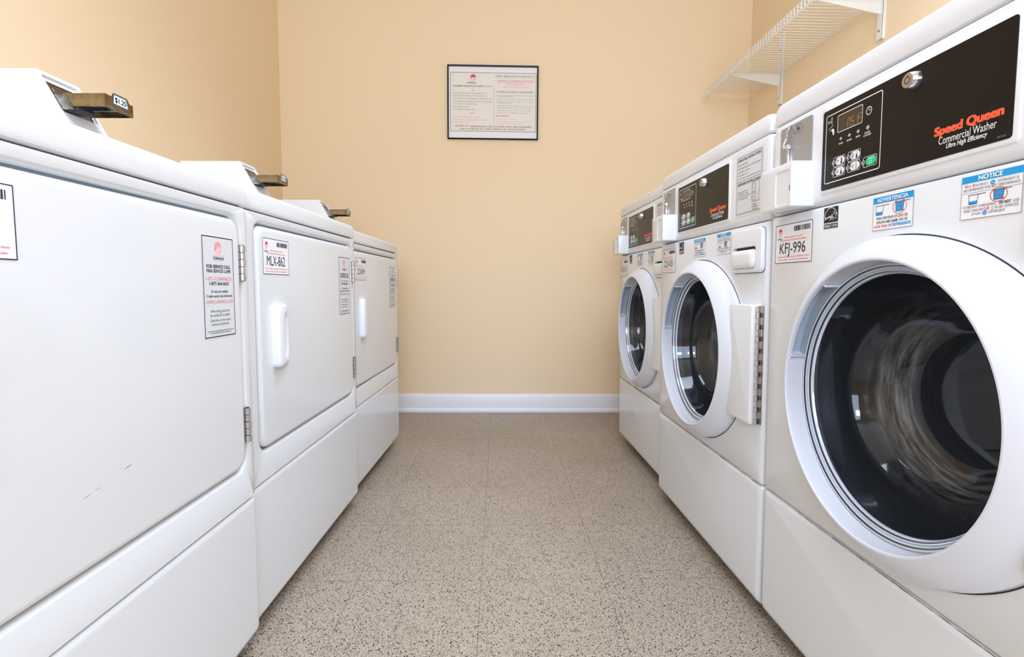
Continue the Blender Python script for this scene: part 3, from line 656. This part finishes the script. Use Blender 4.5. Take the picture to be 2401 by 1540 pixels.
    def cups(b, x, z, s, y):
        for k, (cx, full) in enumerate(((x, 0), (x + .0385 * s, 1))):
            cz = z + (0.0012 if full else 0)
            b.add([(cx - .0075 * s, y, cz + .0085 * s), (cx - .0066 * s, y, cz - .0040 * s), (cx + .0058 * s, y, cz - .0040 * s), (cx + .0078 * s, y, cz + .0085 * s)] if full else [(cx - .0069 * s, y, cz), (cx - .0066 * s, y, cz - .0040 * s), (cx + .0058 * s, y, cz - .0040 * s), (cx + .0066 * s, y, cz)], [(0, 1, 2, 3)], BLUE)
            b.line((cx - .0078 * s, cz + .0088 * s), (cx + .0190 * s, cz + .0088 * s), .0007, y - .0001, BLACK); b.line((cx - .0075 * s, cz + .0085 * s), (cx - .0066 * s, cz - .0042 * s), .0005, y - .0001, NAVY); b.line((cx + .0078 * s, cz + .0085 * s), (cx + .0058 * s, cz - .0042 * s), .0005, y - .0001, NAVY); b.line((cx - .0068 * s, cz - .0042 * s), (cx + .0060 * s, cz - .0042 * s), .0007, y - .0001, BLACK)
            if full:
                b.ring(cx, cz + .0022 * s, .0128 * s, .0008, y - .0002, RED, 36, rz=.0102 * s); b.line((cx - .0088 * s, cz + .0092 * s), (cx + .0088 * s, cz - .0050 * s), .0009, y - .0002, RED)
    b = MB(); y = -.0006; x0, x1, z0, z1 = .2905, .3660, .8108, .8590; b.rect(x0, x1, z0, z1, y, PAPER); b.frame(x0, x1, z0, z1, .0004, y - .0002, NAVY); y -= .0003
    b.rect(x0, x1, z1 - .0090, z1, y, BLUE); b.text('ADVERTENCIA', x0 + .008, x1 - .009, z1 - .0071, .0052, y - .0002, WHITE, .03)
    cups(b, x0 + .0130, z1 - .0215, 1.0, y)
    b.text('PARA PREVENIR EXCESO DE', x0 + .008, x1 - .009, z0 + .0152, .0037, y, BLACK, .004); b.text('ESPUMA', x0 + .008, x0 + .0265, z0 + .0094, .0037, y, BLACK, .004); b.text('NO USAR', x0 + .0280, x0 + .0490, z0 + .0094, .0037, y, BLACK, .03); b.text('MAS DE', x0 + .0510, x1 - .009, z0 + .0094, .0037, y, BLACK, .004)
    b.text('1/4 DE TAZA', x0 + .0035, x0 + .0300, z0 + .0036, .0037, y, RED, .025); b.text('DE', x0 + .0320, x0 + .0375, z0 + .0036, .0037, y, BLACK, .004); b.text('DETERGENTE', x0 + .0390, x1 - .0028, z0 + .0036, .0038, y, BLUE, .045)
    tag(b.build('warning_sticker', t), 'white sticker with blue heading ADVERTENCIA')
    b = MB(); y = -.0006; x0, x1, z0, z1 = .4395, .5145, .8088, .8595; b.rect(x0, x1, z0, z1, y, PAPER); b.frame(x0, x1, z0, z1, .0004, y - .0002, GREY); y -= .0003
    b.rect(x0, x1, z1 - .0078, z1, y, BLUE); b.text('NOTICE', x0 + .022, x1 - .023, z1 - .0063, .0050, y - .0002, WHITE, .045)
    def he(x, z): b.disc(x, z, .0030, y - .0001, BLUE, 20, rz=.0024); b.text('he', x - .0016, x + .0016, z - .0008, .0014, y - .0003, WHITE, .03)
    b.text('H', x0 + .0048, x0 + .0075, z1 - .0132, .0036, y, RED, .03); b.text('IGH', x0 + .0085, x0 + .0128, z1 - .0132, .0026, y, GREY); b.text('E', x0 + .0150, x0 + .0172, z1 - .0132, .0036, y, RED, .03); b.text('FFICIENCY', x0 + .0180, x0 + .0345, z1 - .0132, .0026, y, GREY); he(x0 + .0400, z1 - .0120); b.text('DETERGENT IS', x0 + .0460, x1 - .0050, z1 - .0132, .0028, y, GREY, .004)
    b.text('RECOMMENDED FOR BEST PERFORMANCE', x0 + .0030, x1 - .0030, z1 - .0178, .0030, y, GREY, .006); b.line((x0, z1 - .0200), (x1, z1 - .0200), .0004, y, GREY)
    cups(b, x0 + .0165, z1 - .0298, .82, y)
    b.text('TO PREVENT OVERSUDSING,', x0 + .0030, x0 + .0460, z0 + .0127, .0030, y, GREY, .004); b.text('DO NOT', x0 + .0490, x0 + .0630, z0 + .0127, .0031, y, BLACK, .035); b.text('USE', x0 + .0650, x1 - .0028, z0 + .0127, .0030, y, GREY)
    b.text('MORE THAN', x0 + .0045, x0 + .0230, z0 + .0083, .0030, y, GREY, .004); b.text('1/4 CUP', x0 + .0245, x0 + .0375, z0 + .0083, .0031, y, RED, .025); b.text('(2 FLUID OUNCES)', x0 + .0400, x1 - .0035, z0 + .0083, .0030, y, GREY, .004)
    b.text('OF NON', x0 + .0150, x0 + .0265, z0 + .0040, .0030, y, GREY); he(x0 + .0320, z0 + .0054); b.text('DETERGENT', x0 + .0370, x0 + .0570, z0 + .0040, .0030, y, GREY, .004)
    tag(b.build('warning_sticker', t), 'white sticker with blue heading NOTICE')
    return t
WX = (0.0191687, -0.9998163, 0.0); WY = (0.9996887, 0.0191662, 0.0159767); WZ = (-0.0159796, 0.0, 0.9998723)
make_washer((0.570256, 1.083693, 0.002325), (WX, WY, WZ), 'nearest white front loading washer on the right, with sticker KFJ-996', 'KFJ-996')
make_washer((0.558052, 1.779310, 0.0), (WX, WY, WZ), 'middle white front loading washer, with sticker ZQV-051', 'ZQV-051')
make_washer((0.577213, 2.465146, 0.000701), (WX, WY, WZ), 'farthest white front loading washer, next to the tan back wall', 'MCZ-107')

# ------------------------------------------------------------------ framed notice on the back wall
t = thing('framed_notice', ((-.284 + .217) / 2, YB, 1.5365), 'black framed laundry room notice hanging on the tan back wall', 'notice')
fx0, fx1, fz0, fz1 = -.2505, .2505, 0.0, .397
b = MB()
b.loft([(rrect(fx0, fx1, fz0, fz1, .001, 2), 0), (rrect(fx0, fx1, fz0, fz1, .001, 2), -.014), (rrect(fx0 + .002, fx1 - .002, fz0 + .002, fz1 - .002, .001, 2), -.016), (rrect(fx0 + .006, fx1 - .006, fz0 + .006, fz1 - .006, .001, 2), -.0145), (rrect(fx0 + .0075, fx1 - .0075, fz0 + .0075, fz1 - .0075, .001, 2), -.006)], FRAMEB, cap1=False)
b.build('frame', t)
b = MB(); b.rect(fx0 + .006, fx1 - .006, fz0 + .006, fz1 - .006, -.0060, MATB)
X = lambda px: fx0 + (px - 140) / 1472 * .501
Zp = lambda pz: fz1 - (pz - 165) / 1222 * .397
b.rect(X(187), X(1578), Zp(1255), Zp(283), -.0064, CREAM); y = -.0068
b.outline(rrect(X(187), X(1578), Zp(1255), Zp(283), .004, 4), .0018, y, NAVY)
logo(b, X(555), Zp(362), .0154, y, RED, PINK)
b.text('Coinmach', X(455), X(603), Zp(462), .0085, y - .0003, BLACK, .015)
b.text("LAUNDRY ROOM DO'S AND", X(225), X(718), Zp(520), .0085, y, BLACK, .01); b.text("DON'TS", X(728), X(873), Zp(520), .0080, y, RED)
b.text('DO', X(530), X(567), Zp(582), .0085, y, GREY)
for i, (tx, xe, pz) in enumerate((('DO REPORT ANY MACHINE THAT NEEDS SERVICE TO US', 775, 632), ('DO CHECK THE POCKETS OF ALL CLOTHES FIRST', 775, 676), ('DO FOLLOW THE CLOTHING LABEL AND WASHER DIRECTIONS', 870, 722), ('DO KEEP SMALL CHILDREN AWAY FROM THE MACHINES', 873, 768), ('DO CLEAN LINT FILTER AFTER USE', 625, 811), ('DO SHARE THE ROOM', 495, 857), ('DO KEEP THIS ROOM CLEAN', 590, 901))):
    b.disc(X(240), Zp(pz - 7), .0022, y, GREY, 10); b.text(tx, X(258), X(xe), Zp(pz), .0052, y, GREY)
b.text("DON'T", X(505), X(590), Zp(964), .0095, y, PINK, .01)
for tx, xe, pz in (("DON'T OVERLOAD THE WASHERS", 660, 1026), ("DON'T PUT RUBBER OR PLASTIC IN THE DRYERS", 785, 1072), ("DON'T SIT ON MACHINES", 505, 1115)):
    b.disc(X(240), Zp(pz - 7), .0022, y, PINK, 10); b.text(tx, X(258), X(xe), Zp(pz), .0052, y, PINK)
b.line((X(897), Zp(545)), (X(890), Zp(1140)), .001, y, GREY)
b.text('FOR SERVICE CONTACT', X(922), X(1540), Zp(357), .0110, y, GREY)
b.text('WWW.COINMACH.COM', X(945), X(1530), Zp(430), .0105, y, PINK, .02); b.line((X(945), Zp(437)), (X(1530), Zp(437)), .0014, y, PINK)
b.text('1-877-264-6622', X(1078), X(1395), Zp(480), .0080, y, PINK); b.text('1-877-COINMACH', X(1032), X(1445), Zp(528), .0085, y, PINK)
b.text('LAS REGLAS DE USO DE LAS MAQUINAS', X(930), X(1525), Zp(608), .0085, y, GREY, .01)
for tx, xe, pz in (('Informe al encargado si una de las maquinas no esta funcionando', 1550, 660), ('o si necesita reparacion', 1215, 681), ('Lea todas las instrucciones antes de usar las lavadoras y secadoras', 1545, 723), ('Mantenga los ni\u00f1os lejos de las maquinas en todo momento', 1520, 762), ('mientras esten en uso', 1185, 786), ('Limpie el filtro de la secadora despues de cada uso de la misma', 1545, 829), ('Saque su ropa cuando termine el ciclo de lavado', 1495, 864), ('Comparta este cuarto con los otros residentes', 1510, 907), ('Mantenga este cuarto limpio y ordenado siempre', 1480, 946)):
    b.text(tx, X(940), X(xe), Zp(pz), .0042, y, GREY)
b.text('NO SE PERMITE', X(930), X(1140), Zp(1003), .0075, y, RED, .01)
for tx, xe, pz in (('Sobrecargar las maquinas', 1250, 1050), ('Poner goma o plastico dentro de las secadoras', 1460, 1092), ('Sentarse encima de las maquinas', 1365, 1128)): b.text(tx, X(940), X(xe), Zp(pz), .0045, y, PINK)
b.text('WE ARE', X(255), X(400), Zp(1176), .0080, y, BLACK); b.text('NOT', X(420), X(498), Zp(1176), .0080, y, RED); b.text('RESPONSIBLE FOR CLOTHES THAT ARE DAMAGED', X(515), X(1505), Zp(1184), .0080, y, BLACK)
b.text('DUE TO MISUSE OR OVERLOADING OF THE MACHINES.', X(340), X(1412), Zp(1226), .0080, y, BLACK)
b.build('notice_sheet', t)

# ------------------------------------------------------------------ wire shelf with its two wall brackets
XS, ZS = 1.119, 1.788
b = MB()
YN, YE = 0.95, 2.930
k = 0; yy = YE - .004
while yy > YN:
    b.path([(XR - .012, yy, ZS), (XS + .004, yy, ZS), (XS, yy, ZS - .004), (XS, yy, ZS - .038)], .0021, SHELFW, 6); yy -= .0236
t = tag(b.build('wire_shelf'), 'white coated wire shelf high on the right tan wall above the washers', 'shelf')
for nm, x, z, r in (('front_rail', XS - .001, ZS - .0385, .0042), ('lip_wire', XS + .0035, ZS - .0015, .0032), ('rear_rail', XR - .012, ZS - .0035, .0026)):
    MB().tube((x, YN, z), (x, YE, z), r, SHELFW, 8).build(nm, t)
for y, lab in ((2.685, 'white shelf bracket holding the far end of the wire shelf'), (1.985, 'white shelf bracket nearest the black control panels, holding the wire shelf')):
    t = thing('shelf_bracket', (XR, y, 1.634), lab, 'bracket', 'brackets under the wire shelf')
    b = MB()
    b.box(-.012, 0, -.0130, -.0105, 0, .34, SHELFW); b.box(-.012, 0, .0105, .0130, 0, .34, SHELFW); b.box(-.013, -.0105, -.0130, .0130, 0, .34, SHELFW)
    for z in (.03, .26): b.tube((-.0135, 0, z), (-.0148, 0, z), .0038, GREY, 12)
    b.build('wall_standard', t)
    b = MB()
    prof = [(-.010, .088), (-.010, .1465), (-.262, .1465), (-.268, .144), (-.268, .140), (-.255, .134)]
    n_ = len(prof); vs = [(p[0], -.0035, p[1]) for p in prof] + [(p[0], .0035, p[1]) for p in prof]
    b.add(vs, [(i, (i + 1) % n_, n_ + (i + 1) % n_, n_ + i) for i in range(n_)] + [tuple(reversed(range(n_))), tuple(range(n_, 2 * n_))], SHELFW)
    b.build('bracket_arm', t)
